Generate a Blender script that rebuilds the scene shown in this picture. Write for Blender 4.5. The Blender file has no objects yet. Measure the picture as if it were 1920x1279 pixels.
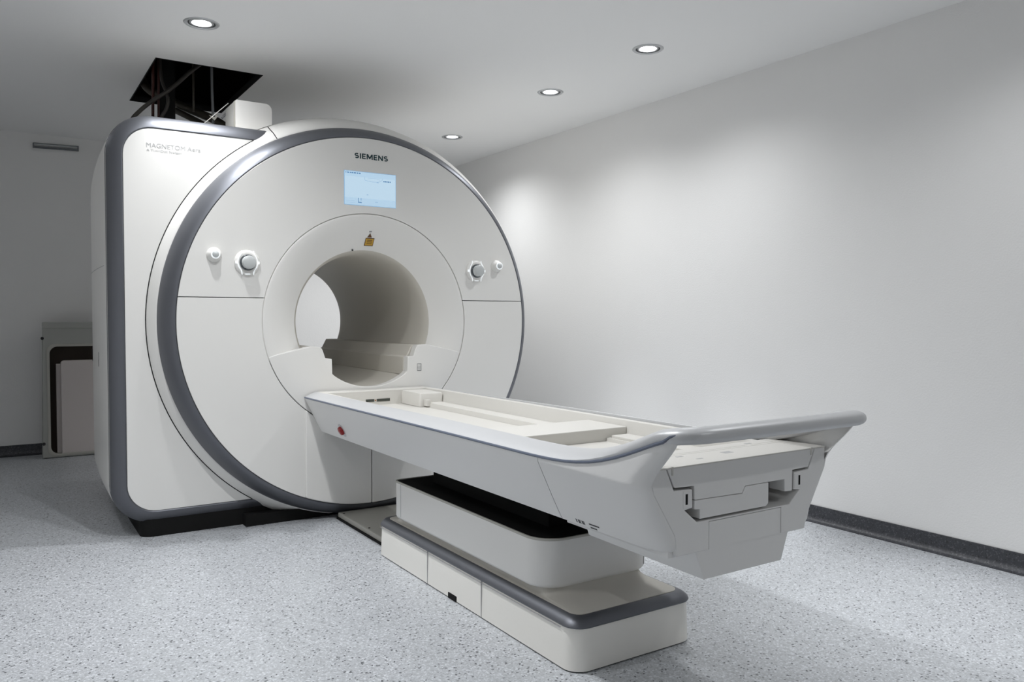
import bpy, bmesh, math, random
from math import sin, cos, pi, sqrt
from mathutils import Vector, Matrix
random.seed(4)
SC = bpy.context.scene
COL = SC.collection
ZC = 0.9815            # height of the bore axis
CEIL = 2.32
XR, YB, XL, YF = 1.80, 2.95, -2.7, -5.2   # walls

# ------------------------------------------------------------------ materials
def nodes(name):
    m = bpy.data.materials.new(name); m.use_nodes = True
    nt = m.node_tree
    return m, nt, nt.nodes['Principled BSDF']

def mat(name, col, rough=0.5, metal=0.0, spec=0.5, bump=0.0, bscale=200.0, coat=0.0):
    m, nt, b = nodes(name)
    b.inputs['Base Color'].default_value = (*col, 1)
    b.inputs['Roughness'].default_value = rough
    b.inputs['Metallic'].default_value = metal
    b.inputs['Specular IOR Level'].default_value = spec
    b.inputs['Coat Weight'].default_value = coat
    if bump:
        tc = nt.nodes.new('ShaderNodeTexCoord')
        n = nt.nodes.new('ShaderNodeTexNoise'); n.inputs['Scale'].default_value = bscale
        n.inputs['Detail'].default_value = 3
        bp = nt.nodes.new('ShaderNodeBump'); bp.inputs['Strength'].default_value = bump
        bp.inputs['Distance'].default_value = 0.002
        nt.links.new(tc.outputs['Object'], n.inputs['Vector'])
        nt.links.new(n.outputs['Fac'], bp.inputs['Height'])
        nt.links.new(bp.outputs['Normal'], b.inputs['Normal'])
    return m

def emis(name, col, strength, base=(0, 0, 0)):
    m, nt, b = nodes(name)
    b.inputs['Base Color'].default_value = (*base, 1)
    b.inputs['Emission Color'].default_value = (*col, 1)
    b.inputs['Emission Strength'].default_value = strength
    if name.startswith('screen'): b.inputs['Roughness'].default_value = .12
    return m

def speckle(name, base, light, dark, scale, rough, dens=0.5):
    m, nt, b = nodes(name)
    tc = nt.nodes.new('ShaderNodeTexCoord')
    L = nt.links
    v = nt.nodes.new('ShaderNodeTexVoronoi'); v.inputs['Scale'].default_value = scale
    v.inputs['Randomness'].default_value = 1.0
    L.new(tc.outputs['Object'], v.inputs['Vector'])
    sep = nt.nodes.new('ShaderNodeSeparateColor'); L.new(v.outputs['Color'], sep.inputs['Color'])
    r = nt.nodes.new('ShaderNodeValToRGB'); r.color_ramp.interpolation = 'CONSTANT'
    e = r.color_ramp.elements
    e[0].position = 0; e[0].color = (*dark, 1)
    e[1].position = 0.05 * dens * 2; e[1].color = (*[x * .86 for x in base], 1)
    for p, c in ((0.30, base), (0.62, tuple(x * 1.08 for x in base)), (0.86, light)):
        q = e.new(p); q.color = (*c, 1)
    L.new(sep.outputs['Red'], r.inputs['Fac'])
    # fine second layer
    v2 = nt.nodes.new('ShaderNodeTexVoronoi'); v2.inputs['Scale'].default_value = scale * 2.1
    L.new(tc.outputs['Object'], v2.inputs['Vector'])
    s2 = nt.nodes.new('ShaderNodeSeparateColor'); L.new(v2.outputs['Color'], s2.inputs['Color'])
    mr = nt.nodes.new('ShaderNodeMapRange'); L.new(s2.outputs['Green'], mr.inputs['Value'])
    mr.inputs['To Min'].default_value = .90; mr.inputs['To Max'].default_value = 1.10
    mx = nt.nodes.new('ShaderNodeMix'); mx.data_type = 'RGBA'; mx.blend_type = 'MULTIPLY'
    mx.inputs['Factor'].default_value = 1
    L.new(r.outputs['Color'], mx.inputs['A']); L.new(mr.outputs['Result'], mx.inputs['B'])
    L.new(mx.outputs['Result'], b.inputs['Base Color'])
    b.inputs['Roughness'].default_value = rough
    b.inputs['Specular IOR Level'].default_value = .5
    return m

M = {}
M['wall'] = mat('wall_paint', (.835, .83, .82), .75, bump=.35, bscale=130)
M['ceil'] = mat('ceiling_paint', (.89, .89, .885), .8, bump=.1, bscale=90)
M['floor'] = speckle('speckled_vinyl', (.455, .472, .495), (.60, .62, .65), (.10, .105, .115), 185, .38, .36)
M['skirt'] = speckle('dark_speckled_vinyl', (.042, .044, .052), (.085, .087, .097), (.018, .018, .02), 190, .42)
M['white'] = mat('white_lacquer', (.78, .77, .745), .34, bump=.02, bscale=300, coat=.15)
M['bore'] = mat('bore_plastic', (.60, .575, .52), .5)
M['cream'] = mat('cream_plastic', (.63, .615, .58), .42)
M['skirtwhite'] = mat('ivory_skirt', (.88, .86, .81), .42)
M['shell'] = mat('table_cover', (.77, .765, .755), .4)
M['trim'] = mat('graphite_trim', (.150, .156, .174), .46, metal=.7)
M['silver'] = mat('silver_rail', (.56, .565, .575), .40, metal=.25)
M['stripe'] = mat('blue_grey_stripe', (.12, .14, .19), .4)
M['black'] = mat('black_rubber_and_shade', (.008, .008, .008), .8, spec=.2)
M['gap'] = mat('dark_gap', (.02, .02, .02), .9, spec=.1)
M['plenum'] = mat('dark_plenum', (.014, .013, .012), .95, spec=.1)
M['cable'] = mat('dark_cable', (.028, .024, .02), .5)
M['pipe'] = mat('dull_pipe', (.055, .048, .037), .45, metal=.3)
M['redcable'] = mat('red_brown_cable', (.045, .009, .006), .5)
M['wood'] = mat('wood_batten', (.33, .14, .05), .6, bump=.3, bscale=40)
M['teal'] = mat('dark_teal_print', (.004, .035, .045), .5)
M['print'] = mat('pale_grey_print', (.40, .40, .405), .6)
M['ink'] = mat('black_print', (.03, .03, .035), .6)
M['yellow'] = mat('amber_sticker', (.56, .33, .03), .5)
M['brown'] = mat('brown_print', (.11, .045, .012), .5)
M['red'] = mat('red_button', (.30, .008, .01), .3)
M['knobg'] = mat('grey_knob', (.52, .54, .54), .3)
M['knobdark'] = mat('dark_chrome', (.10, .11, .12), .25, metal=.6)
M['glow'] = emis('lit_ring', (.88, .95, 1.0), .5, (.8, .8, .8))
M['screen'] = emis('screen_blue', (.55, .77, .97), .80, (.02, .02, .02))
M['screenpale'] = emis('screen_pale', (.61, .81, .975), .83)
M['screenink'] = emis('screen_ink', (.10, .30, .62), .62)
M['screenmid'] = emis('screen_mid', (.36, .60, .88), .72)
M['lamp'] = emis('lamp_face', (.97, .97, 1.0), 14.0)
M['ring'] = mat('satin_ring', (.52, .53, .54), .4, metal=.5)
M['ringdark'] = mat('black_baffle', (.02, .02, .022), .4)
M['socket'] = mat('dark_socket', (.045, .05, .04), .5)
M['frame'] = mat('primed_frame', (.40, .405, .38), .7, bump=.1)
M['void'] = mat('brown_void', (.055, .042, .034), .9)
M['foam'] = mat('foam', (.62, .57, .55), .9, bump=.3, bscale=120)
M['plate'] = mat('beige_plate', (.44, .43, .39), .5)
M['vent'] = mat('vent_metal', (.18, .19, .20), .5)

# ------------------------------------------------------------------ helpers
def wloc(p):
    v = Vector((0, 0, 0))
    while p is not None:
        v += p.location; p = p.parent
    return v

def link(name, bm, m, parent=None, smooth=True, bevel=0, seg=2, recalc=True, angle=40):
    if recalc:
        bmesh.ops.recalc_face_normals(bm, faces=bm.faces)
    if parent is not None:
        bmesh.ops.translate(bm, verts=bm.verts, vec=-wloc(parent))
    me = bpy.data.meshes.new(name); bm.to_mesh(me); bm.free()
    me.materials.append(m)
    o = bpy.data.objects.new(name, me); COL.objects.link(o)
    if parent is not None: o.parent = parent
    if smooth:
        me.polygons.foreach_set('use_smooth', [True] * len(me.polygons))
        me.set_sharp_from_angle(angle=math.radians(angle))
    if bevel:
        md = o.modifiers.new('bevel', 'BEVEL'); md.width = bevel; md.segments = seg
        md.limit_method = 'ANGLE'; md.angle_limit = math.radians(35); md.harden_normals = False
    return o

def tag(o, label, cat, group=None):
    o['label'] = label; o['category'] = cat
    if group: o['group'] = group
    return o

def thing(name, label, cat, loc=(0, 0, 0), group=None):
    o = bpy.data.objects.new(name, None); COL.objects.link(o); o.location = loc
    o.empty_display_size = .1
    return tag(o, label, cat, group)

def struct(o): o['kind'] = 'structure'; return o

def add_box(bm, x0, x1, y0, y1, z0, z1):
    vs = [bm.verts.new((x, y, z)) for x in (x0, x1) for y in (y0, y1) for z in (z0, z1)]
    for f in ((0, 1, 3, 2), (4, 6, 7, 5), (0, 4, 5, 1), (2, 3, 7, 6), (0, 2, 6, 4), (1, 5, 7, 3)):
        bm.faces.new([vs[i] for i in f])

def box(*a):
    bm = bmesh.new(); add_box(bm, *a); return bm

def revolve(bm, prof, n=180, a0=0, a1=2 * pi, zc=ZC, xc=0.0):
    full = abs(a1 - a0 - 2 * pi) < 1e-6
    k = n if full else n + 1
    rings = []
    for R, y in prof:
        rings.append([bm.verts.new((xc + R * cos(a0 + (a1 - a0) * i / n), y, zc + R * sin(a0 + (a1 - a0) * i / n))) for i in range(k)])
    for A, B in zip(rings, rings[1:]):
        for i in range(n):
            j = (i + 1) % k
            bm.faces.new((A[i], A[j], B[j], B[i]))
    return rings

def cut(bm, co, no):
    """remove what lies on the side the normal points to"""
    bmesh.ops.bisect_plane(bm, geom=bm.verts[:] + bm.edges[:] + bm.faces[:], dist=1e-5,
                           plane_co=co, plane_no=no, clear_outer=True)

def plate(loops, y0, y1, plane='xz'):
    """plate with holes: loops[0] outline, others holes; extruded between y0 (front) and y1"""
    bm = bmesh.new()
    for lp in loops:
        vs = [bm.verts.new((a, y0, b)) if plane == 'xz' else bm.verts.new((a, b, y0)) for a, b in lp]
        for i in range(len(vs)):
            bm.edges.new((vs[i], vs[(i + 1) % len(vs)]))
    bmesh.ops.triangle_fill(bm, use_beauty=True, use_dissolve=False, edges=bm.edges[:])
    if y1 is not None:
        r = bmesh.ops.extrude_face_region(bm, geom=bm.faces[:])
        d = (0, y1 - y0, 0) if plane == 'xz' else (0, 0, y1 - y0)
        bmesh.ops.translate(bm, verts=[v for v in r['geom'] if isinstance(v, bmesh.types.BMVert)], vec=d)
    return bm

def ring_loop(cx, cz, R, n=48, a0=0, a1=2 * pi):
    return [(cx + R * cos(a0 + (a1 - a0) * i / n), cz + R * sin(a0 + (a1 - a0) * i / n)) for i in range(n)]

def rrect(x0, x1, z0, z1, r, n=8):
    rs = r if isinstance(r, (tuple, list)) else (r, r, r, r)   # ll, lr, ur, ul
    out = []
    for (cx, cz, a, q) in ((x0 + rs[0], z0 + rs[0], pi, rs[0]), (x1 - rs[1], z0 + rs[1], 1.5 * pi, rs[1]),
                           (x1 - rs[2], z1 - rs[2], 0, rs[2]), (x0 + rs[3], z1 - rs[3], .5 * pi, rs[3])):
        for i in range(n + 1):
            t = a + .5 * pi * i / n
            out.append((cx + q * cos(t), cz + q * sin(t)))
    return out

def loft(bm, rings, close=True, cap0=False, cap1=False):
    R = [[bm.verts.new(p) for p in r] for r in rings]
    n = len(R[0])
    for A, B in zip(R, R[1:]):
        for i in range(n if close else n - 1):
            j = (i + 1) % n
            bm.faces.new((A[i], A[j], B[j], B[i]))
    if cap0: bm.faces.new(R[0][::-1])
    if cap1: bm.faces.new(R[-1])
    return R

def stack(levels, n=8):
    """closed solid from rounded rectangles in plan: (x0,x1,y0,y1,r,z)"""
    bm = bmesh.new()
    loft(bm, [[(x, y, z) for x, y in rrect(x0, x1, y0, y1, r, n)] for x0, x1, y0, y1, r, z in levels], True, True, True)
    return bm

def smooth_path(pts, sub=8):
    P = [Vector(p) for p in pts]; out = []
    for i in range(len(P) - 1):
        p0 = P[max(i - 1, 0)]; p1 = P[i]; p2 = P[i + 1]; p3 = P[min(i + 2, len(P) - 1)]
        for k in range(sub):
            t = k / sub
            out.append(.5 * ((2 * p1) + (-p0 + p2) * t + (2 * p0 - 5 * p1 + 4 * p2 - p3) * t * t + (-p0 + 3 * p1 - 3 * p2 + p3) * t ** 3))
    out.append(P[-1]); return out

def sweep(bm, path, prof, up=Vector((0, 0, 1)), cap=True):
    """prof: list of (side, up) or function(i, t) -> list; side is to the right of travel"""
    n = len(path); rings = []
    for i, p in enumerate(path):
        d = (path[min(i + 1, n - 1)] - path[max(i - 1, 0)]).normalized()
        s = d.cross(up)
        if s.length < 1e-4: s = d.cross(Vector((0, 1, 0)))
        s.normalize(); u = s.cross(d).normalized()
        pr = prof(i, i / (n - 1)) if callable(prof) else prof
        rings.append([p + s * a + u * b for a, b in pr])
    loft(bm, rings, True, cap, cap)

def circ(r, n=12, ry=None):
    ry = ry or r
    return [(r * cos(2 * pi * i / n), ry * sin(2 * pi * i / n)) for i in range(n)]

def tube(bm, pts, r, sub=8, n=12):
    sweep(bm, smooth_path(pts, sub), circ(r, n))

def text_bm(s, width=None, height=None, bold=0.0, depth=.0002):
    cu = bpy.data.curves.new('t', 'FONT'); cu.body = s; cu.offset = bold; cu.extrude = 0
    cu.align_x = 'LEFT'
    o = bpy.data.objects.new('t', cu); COL.objects.link(o)
    dg = bpy.context.evaluated_depsgraph_get(); dg.update()
    me = bpy.data.meshes.new_from_object(o.evaluated_get(dg))
    bm = bmesh.new(); bm.from_mesh(me)
    bpy.data.objects.remove(o); bpy.data.curves.remove(cu); bpy.data.meshes.remove(me)
    xs = [v.co.x for v in bm.verts]; ys = [v.co.y for v in bm.verts]
    x0, x1 = min(xs), max(xs); y0, y1 = min(ys), max(ys)
    for v in bm.verts:
        v.co = Vector(((v.co.x - x0) / (x1 - x0) * width, 0, (v.co.y - y0) / (y1 - y0) * height))
    r = bmesh.ops.extrude_face_region(bm, geom=bm.faces[:])
    bmesh.ops.translate(bm, verts=[v for v in r['geom'] if isinstance(v, bmesh.types.BMVert)], vec=(0, -depth, 0))
    return bm

def move(bm, v): bmesh.ops.translate(bm, verts=bm.verts, vec=v); return bm

# ------------------------------------------------------------------ room shell
bm = box(XL - .1, XR + .1, YF - .1, YB + .1, -.1, 0)
struct(link('floor', bm, M['floor'], smooth=False))
struct(link('wall_right', box(XR, XR + .1, YF - .1, YB + .1, 0, CEIL), M['wall'], smooth=False))
struct(link('wall_back', box(XL, XR, YB, YB + .1, 0, CEIL), M['wall'], smooth=False))
struct(link('wall_left', box(XL - .1, XL, YF - .1, YB + .1, 0, CEIL), M['wall'], smooth=False))
struct(link('wall_front', box(XL, XR, YF - .1, YF, 0, CEIL), M['wall'], smooth=False))

HOLE = (-.89, -.35, .64, 1.60)
VISIBLE = [(1.11, -.82), (1.148, .05), (1.226, 1.387), (-.795, .019)]
UNSEEN = [(-.87, -.47), (-.80, -1.45), (1.08, -2.40), (-1.90, .75), (-1.90, -1.40), (.15, -4.30)]  # the last is a fill lamp added behind the camera for the table end
LR = .060
loops = [[(XL - .1, YF - .1), (XR + .1, YF - .1), (XR + .1, YB + .1), (XL - .1, YB + .1)],
         [(HOLE[0], HOLE[2]), (HOLE[1], HOLE[2]), (HOLE[1], HOLE[3]), (HOLE[0], HOLE[3])]]
for x, y in VISIBLE + UNSEEN:
    loops.append(ring_loop(x, y, LR, 40))
bm = plate(loops, CEIL, CEIL + .03, 'xy')
ceiling = struct(link('ceiling', bm, M['ceil'], smooth=False))
# dark space above the open hatch, and a lid over the rest
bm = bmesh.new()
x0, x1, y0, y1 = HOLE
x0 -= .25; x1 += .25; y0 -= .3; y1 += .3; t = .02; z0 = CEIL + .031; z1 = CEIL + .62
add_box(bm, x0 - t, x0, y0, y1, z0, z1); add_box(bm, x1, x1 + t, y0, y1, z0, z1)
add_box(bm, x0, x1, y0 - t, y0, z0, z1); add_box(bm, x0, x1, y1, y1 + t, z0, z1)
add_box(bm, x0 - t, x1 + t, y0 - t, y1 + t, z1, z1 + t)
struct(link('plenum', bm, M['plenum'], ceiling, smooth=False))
bm = bmesh.new(); e = .0015; h = .034
x0, x1, y0, y1 = HOLE
add_box(bm, x0, x0 + .006, y0, y1, CEIL - e, CEIL + h); add_box(bm, x1 - .006, x1, y0, y1, CEIL - e, CEIL + h)
add_box(bm, x0, x1, y0, y0 + .006, CEIL - e, CEIL + h); add_box(bm, x0, x1, y1 - .006, y1, CEIL - e, CEIL + h)
struct(link('trim_1', bm, M['gap'], smooth=False))

# coved dark skirting
def cove(bm, axis, wall, a, b, sgn):
    h = .078; pr = [(0, 0), (0, h), (.007, h), (.008, .034)]
    for i in range(1, 7):
        t = .5 * pi * i / 6
        pr.append((.008 + .030 * (1 - cos(t)), .034 - .032 * sin(t)))
    pr.append((.038, 0))
    rings = []
    for s in (a, b):
        rings.append([(wall + sgn * p, s, q) if axis == 'y' else (s, wall + sgn * p, q) for p, q in pr])
    loft(bm, rings, True, True, True)
bm = bmesh.new(); cove(bm, 'y', XR, YF, YB, -1); struct(link('baseboard_right', bm, M['skirt']))
bm = bmesh.new(); cove(bm, 'x', YB, XL, XR - .04, -1); struct(link('baseboard_back', bm, M['skirt']))

# ------------------------------------------------------------------ downlights
def downlight():
    root = thing('ceiling_downlight', 'x', 'light', (0, 0, 0), 'recessed ceiling downlights')
    bm = bmesh.new()
    prof = [(.0590, .012), (.0590, -.002), (.0625, -.0045), (.0720, -.0045), (.0765, -.0005), (.0765, .0)]
    n = 48; R = []
    for r, z in prof: R.append([bm.verts.new((r * cos(2 * pi * i / n), r * sin(2 * pi * i / n), z)) for i in range(n)])
    for A, B in zip(R, R[1:]):
        for i in range(n): bm.faces.new((A[i], A[(i + 1) % n], B[(i + 1) % n], B[i]))
    link('trim_ring', bm, M['ring'], root)
    bm = bmesh.new(); R = []
    for r, z in [(.0588, .012), (.0588, .026), (.050, .030), (.002, .045)]:
        R.append([bm.verts.new((r * cos(2 * pi * i / n), r * sin(2 * pi * i / n), z)) for i in range(n)])
    for A, B in zip(R, R[1:]):
        for i in range(n): bm.faces.new((A[i], A[(i + 1) % n], B[(i + 1) % n], B[i]))
    link('baffle', bm, M['ringdark'], root)
    bm = bmesh.new(); R = []
    for r, z in [(.0535, .020), (.0525, .002), (.0495, -.001), (.0425, -.001), (.0405, .006), (.0395, .020)]:
        R.append([bm.verts.new((r * cos(2 * pi * i / n), r * sin(2 * pi * i / n), z)) for i in range(n)])
    for A, B in zip(R, R[1:]):
        for i in range(n): bm.faces.new((A[i], A[(i + 1) % n], B[(i + 1) % n], B[i]))
    link('swivel_ring', bm, M['ring'], root)
    bm = bmesh.new(); R = []
    for r, z in [(.0380, .012), (.0360, .004), (.0250, .001), (.0120, -.0005)]:
        R.append([bm.verts.new((r * cos(2 * pi * i / n), r * sin(2 * pi * i / n), z)) for i in range(n)])
    for A, B in zip(R, R[1:]):
        for i in range(n): bm.faces.new((A[i], A[(i + 1) % n], B[(i + 1) % n], B[i]))
    bm.faces.new(R[-1])
    link('lamp', bm, M['lamp'], root)
    return root

def spot(root, w, size=132, blend=.75, tilt=(0, 0)):
    li = bpy.data.lights.new('downlight_beam', 'SPOT'); li.energy = w
    li.spot_size = math.radians(size); li.spot_blend = blend; li.shadow_soft_size = .03
    li.color = (.97, .985, 1.0)
    o = bpy.data.objects.new('downlight_beam', li); COL.objects.link(o)
    o.parent = root; o.location = (0, 0, -.012); o.rotation_euler = (tilt[0], tilt[1], 0)
    return o

proto = downlight()
LAB = ['recessed ceiling downlight nearest the top right, in the row along the right wall',
       'recessed ceiling downlight in the middle of the row of three along the right wall',
       'small distant recessed downlight just above the right shoulder of the scanner ring',
       'bright recessed downlight alone at the left, in front of the black ceiling opening']
LABU = ['recessed ceiling downlight in front of the scanner left side, past the top edge',
        'recessed ceiling downlight over the floor left of the table',
        'recessed ceiling downlight over the floor beside the right wall, past the table end',
        'recessed ceiling downlight left of the scanner body, past the left edge',
        'recessed ceiling downlight far left of the table, past the left edge',
        'unseen fill lamp added behind the camera, built like the ceiling downlights']
POW = dict()
for i, (x, y) in enumerate(VISIBLE + UNSEEN):
    if i == 0: r = proto
    else:
        r = proto.copy(); COL.objects.link(r)
        for ch in proto.children:
            if ch.type == 'MESH':
                c = ch.copy(); COL.objects.link(c); c.parent = r
    r.location = (x, y, CEIL)
    r['label'] = (LAB + LABU)[i]
    if i == 0: bpy.context.view_layer.update()
    POW[i] = r
# each lamp: a narrow beam and the wide spill of its reflector (watts)
POWERS = [(150, 36), (140, 31), (120, 46), (34, 17), (0, 32), (0, 104), (105, 26), (0, 8), (0, 40), (0, 42)]
for i, r in POW.items():
    if POWERS[i][0]: spot(r, POWERS[i][0], {0: 48, 1: 48, 2: 66, 6: 48}.get(i, 78), 1.0, (.65, .35) if i == 2 else (0, 0))   # the far lamp is swivelled to the back wall
    if POWERS[i][1]: spot(r, POWERS[i][1], 148, 1.0)

# ------------------------------------------------------------------ MRI scanner
S = thing('mri_scanner', 'large white MRI scanner with round tunnel and dark grey trim rings', 'scanner', (0, .7, 0))

def annulus_piece(R0, R1, cuts, y0=0.0, y1=.014, n=240):
    bm = bmesh.new()
    revolve(bm, [(R0, y0), (R1, y0)], n)
    for co, no in cuts: cut(bm, co, no)
    r = bmesh.ops.extrude_face_region(bm, geom=bm.faces[:])
    bmesh.ops.translate(bm, verts=[v for v in r['geom'] if isinstance(v, bmesh.types.BMVert)], vec=(0, y1 - y0, 0))
    return bm

RS, RO, g = .5425, .9205, .0018
ZS = 1.0955
X = Vector((1, 0, 0)); Z = Vector((0, 0, 1))
GB = .0012
link('upper_cover', annulus_piece(RS + g, RO - g, [((0, 0, ZS + g), -Z)]), M['white'], S, bevel=GB, seg=1)
# lower side covers and the two centre covers below the seam
fl = ((0, 0, .03), -Z)
link('side_panel', annulus_piece(RS + g, RO - g, [((0, 0, ZS - g), Z), ((-.341, 0, 0), X), fl]), M['white'], S, bevel=GB, seg=1)
link('side_panel', annulus_piece(RS + g, RO - g, [((0, 0, ZS - g), Z), ((.341, 0, 0), -X), fl]), M['white'], S, bevel=GB, seg=1)
link('foot_panel', annulus_piece(RS + g, RO - g, [((0, 0, ZC), Z), ((-.341, 0, 0), -X), ((-g, 0, 0), X), fl], -.007), M['white'], S, bevel=.005, seg=3)
link('foot_panel', annulus_piece(RS + g, RO - g, [((0, 0, ZC), Z), ((.341, 0, 0), X), ((g, 0, 0), -X), fl], -.007), M['white'], S, bevel=.005, seg=3)
# dark carrier behind the seams
bm = bmesh.new(); revolve(bm, [(.40, .10), (.53, .0145), (.93, .0145), (.95, .06)], 120); cut(bm, (0, 0, .014), -Z)
link('seam_backing', bm, M['gap'], S)

# funnel around the tunnel mouth (upper part)
bm = bmesh.new()
prof = [(.545, .014), (RS - g, .003), (.538, .0015), (.525, .0025), (.50, .008), (.47, .019), (.44, .033), (.41, .050), (.385, .066), (.3665, .078)]
revolve(bm, prof, 200); cut(bm, (0, 0, .80), -Z)
link('funnel_cover', bm, M['white'], S)
# tunnel
bm = bmesh.new()
prof = [(.3664, .0782), (.360, .086), (.352, .105), (.3465, .14), (.345, .20), (.345, 1.30), (.350, 1.345), (.362, 1.385), (.385, 1.42), (.42, 1.455), (.48, 1.49), (.56, 1.51), (.60, 1.512)]
revolve(bm, prof, 160)
link('tunnel_liner', bm, M['bore'], S)
# flat lower front plate with the table notch
top = [(-.5, .820), (-.473, .828), (-.313, .863), (-.262, .860), (-.252, .845), (-.238, .803), (-.205, .800), (-.203, .7255)]
arc = []
Rc = .328
a0 = math.atan2(.722 - ZC, -.203); a1 = math.atan2(.722 - ZC, .203)
for i in range(1, 24):
    a = a0 + (a1 - a0) * i / 24
    arc.append((Rc * cos(a), ZC + Rc * sin(a)))
lp = top + arc + [(-x, z) for x, z in top[::-1]]
aR = math.atan2(.820 - ZC, .5)
low = []
RR = RS - g
e0 = -math.asin((ZC - .815) / RR)
for i in range(49):
    a = e0 + (-pi - 2 * e0) * i / 48
    low.append((RR * cos(a), ZC + RR * sin(a)))
lp[0] = (-.512, .8165); lp[-1] = (.512, .8165)
bm = plate([lp + low], 0.0, .052)
link('notch_plate', bm, M['white'], S, bevel=.003, seg=2)
# rails inside the tunnel
for s in (-1, 1):
    zt = .858; xt = sqrt(.3445 ** 2 - (ZC - zt) ** 2)
    pr = [(.252, zt), (.222, .802), (.203, .798)]
    pr.append((.203, ZC - sqrt(.3445 ** 2 - .203 ** 2)))
    b0 = math.atan2(pr[-1][1] - ZC, .203); b1 = math.atan2(zt - ZC, xt)
    for i in range(1, 13):
        a = b0 + (b1 - b0) * i / 12; pr.append((.3445 * cos(a), ZC + .3445 * sin(a)))
    bm = bmesh.new()
    loft(bm, [[(s * x, y, z) for x, z in pr] for y in (.054, 1.36)], True, True, True)
    link('tunnel_rail', bm, M['bore'], S, smooth=False, bevel=.004)
# graphite ring round the face
bm = bmesh.new()
prof = [(.905, .020), (RO, .004), (.924, .0005), (.932, .004), (.943, .0135), (.955, .028), (.966, .046), (.975, .066), (.9815, .086), (.984, .098), (.982, .103)]
revolve(bm, prof, 240); cut(bm, (0, 0, .012), -Z)
link('face_trim_ring', bm, M['trim'], S)
# flaring white drum behind the ring
bm = bmesh.new()
prof = [(.980, .098), (.9865, .099), (.992, .103), (1.003, .114), (1.020, .134), (1.036, .165), (1.053, .215), (1.066, .265), (1.076, .325), (1.081, .39), (1.082, .60), (1.07, 1.25), (1.02, 1.38), (.9, 1.45)]
revolve(bm, prof, 240)
cut(bm, (0, 0, .012), -Z)
# joint at the top left, where the top cap begins
link('drum_shell', bm, M['white'], S)
bm = bmesh.new()
pts = []
for (R, y, aa) in ((.9875, .0985, 2.030), (.9930, .1035, 2.0295), (1.0035, .114, 2.0271), (1.0205, .134, 2.0229), (1.0365, .165, 2.0172), (1.0535, .215, 2.0041), (1.0665, .265, 1.990)):
    pts.append(Vector((R * cos(aa), y, ZC + R * sin(aa))))
sweep(bm, smooth_path(pts, 4), circ(.0022, 6)); link('cap_joint', bm, M['gap'], S)

# rectangular body block behind the drum
YP = .14
px0, px1, pz0, pz1, pr_ = -1.107, 1.0, .124, 1.853, .125
full = rrect(px0, px1, pz0, pz1, pr_, 10)
def left_part(x0, z0, z1, r, xe_top, xe_bot, n=10):
    """open outline from the top end, round the left, to the bottom end"""
    o = [(xe_top, z1)]
    for i in range(n + 1):
        t = .5 * pi + .5 * pi * i / n; o.append((x0 + r + r * cos(t), z1 - r + r * sin(t)))
    for i in range(n + 1):
        t = pi + .5 * pi * i / n; o.append((x0 + r + r * cos(t), z0 + r + r * sin(t)))
    o.append((xe_bot, z0)); return o
Rp = 1.0245
def arcR(z): return -sqrt(Rp * Rp - (z - ZC) ** 2)
lp = left_part(px0, pz0, pz1, pr_, arcR(pz1), arcR(pz0))
A0 = math.atan2(pz0 - ZC, arcR(pz0)); A1 = math.atan2(pz1 - ZC, arcR(pz1))
if A0 < 0: A0 += 2 * pi
arcp = [(Rp * cos(A0 + (A1 - A0) * i / 60), ZC + Rp * sin(A0 + (A1 - A0) * i / 60)) for i in range(1, 60)]
link('front_panel', plate([lp + arcp], YP, YP + .02), M['white'], S, bevel=.001, seg=1)
bm = bmesh.new()
sweep(bm, [Vector(((Rp - .001) * cos(A0 + (A1 - A0) * i / 60), YP - .0005, ZC + (Rp - .001) * sin(A0 + (A1 - A0) * i / 60))) for i in range(61)], circ(.0026, 6), up=Vector((0, -1, 0)))
link('panel_joint', bm, M['gap'], S)
# graphite frame swept round the panel
def offset_outline(d):
    return left_part(px0 - d, pz0 - d, pz1 + d, pr_ + d, -.40, -.40)
rings = []
for d, y in ((-.004, YP + .015), (.0015, YP + .001), (.006, YP - .002), (.016, YP + .0005), (.030, YP + .008), (.046, YP + .021), (.060, YP + .040), (.067, YP + .060), (.064, YP + .066)):
    rings.append([(x, y, z) for x, z in offset_outline(d)])
bm = bmesh.new()
loft(bm, rings, False)
link('body_trim_frame', bm, M['trim'], S)
# white shell behind the frame
def shell_ring(y, x0, z1, r, z0=.062, x1=.45):
    return [(x, y, z) for x, z in rrect(x0, x1, z0, z1, (.19, .10, .10, r), 10)]
bm = bmesh.new()
rings = [shell_ring(YP + .05, px0 - .064, pz1 + .064, .19), shell_ring(YP + .066, px0 - .0675, pz1 + .0665, .192),
         shell_ring(YP + .12, px0 - .069, pz1 + .064, .192), shell_ring(.55, -1.174, 1.912, .20, .066), shell_ring(.80, -1.168, 1.90, .21, .07),
         shell_ring(1.0, -1.160, 1.88, .22, .075), shell_ring(1.15, -1.148, 1.85, .23, .08), shell_ring(1.28, -1.128, 1.82, .235, .09), shell_ring(1.38, -1.09, 1.77, .23, .11),
         shell_ring(1.44, -1.03, 1.71, .22, .15, .62)]
loft(bm, rings, True)
link('body_shell', bm, M['white'], S)
rr = rrect(-1.03, .62, .15, 1.71, (.19, .10, .10, .22), 10)
bm = plate([rr, ring_loop(0, ZC, .605, 96)], 1.44, None)
revolve(bm, [(.605, 1.44), (.602, 1.512)], 96)
link('rear_cover', bm, M['white'], S)
for b in ((-1.1572, -1.150, 1.062, 1.076, .800, .832), (-1.1572, -1.150, 1.062, 1.076, .768, .776), (-1.1750, -1.168, .55, .557, .795, .835), (-1.1750, -1.168, .557, .566, .765, .797)):
    link('latch_slot', box(*b), M['ink'], S, smooth=False)
bm = bmesh.new()
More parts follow.
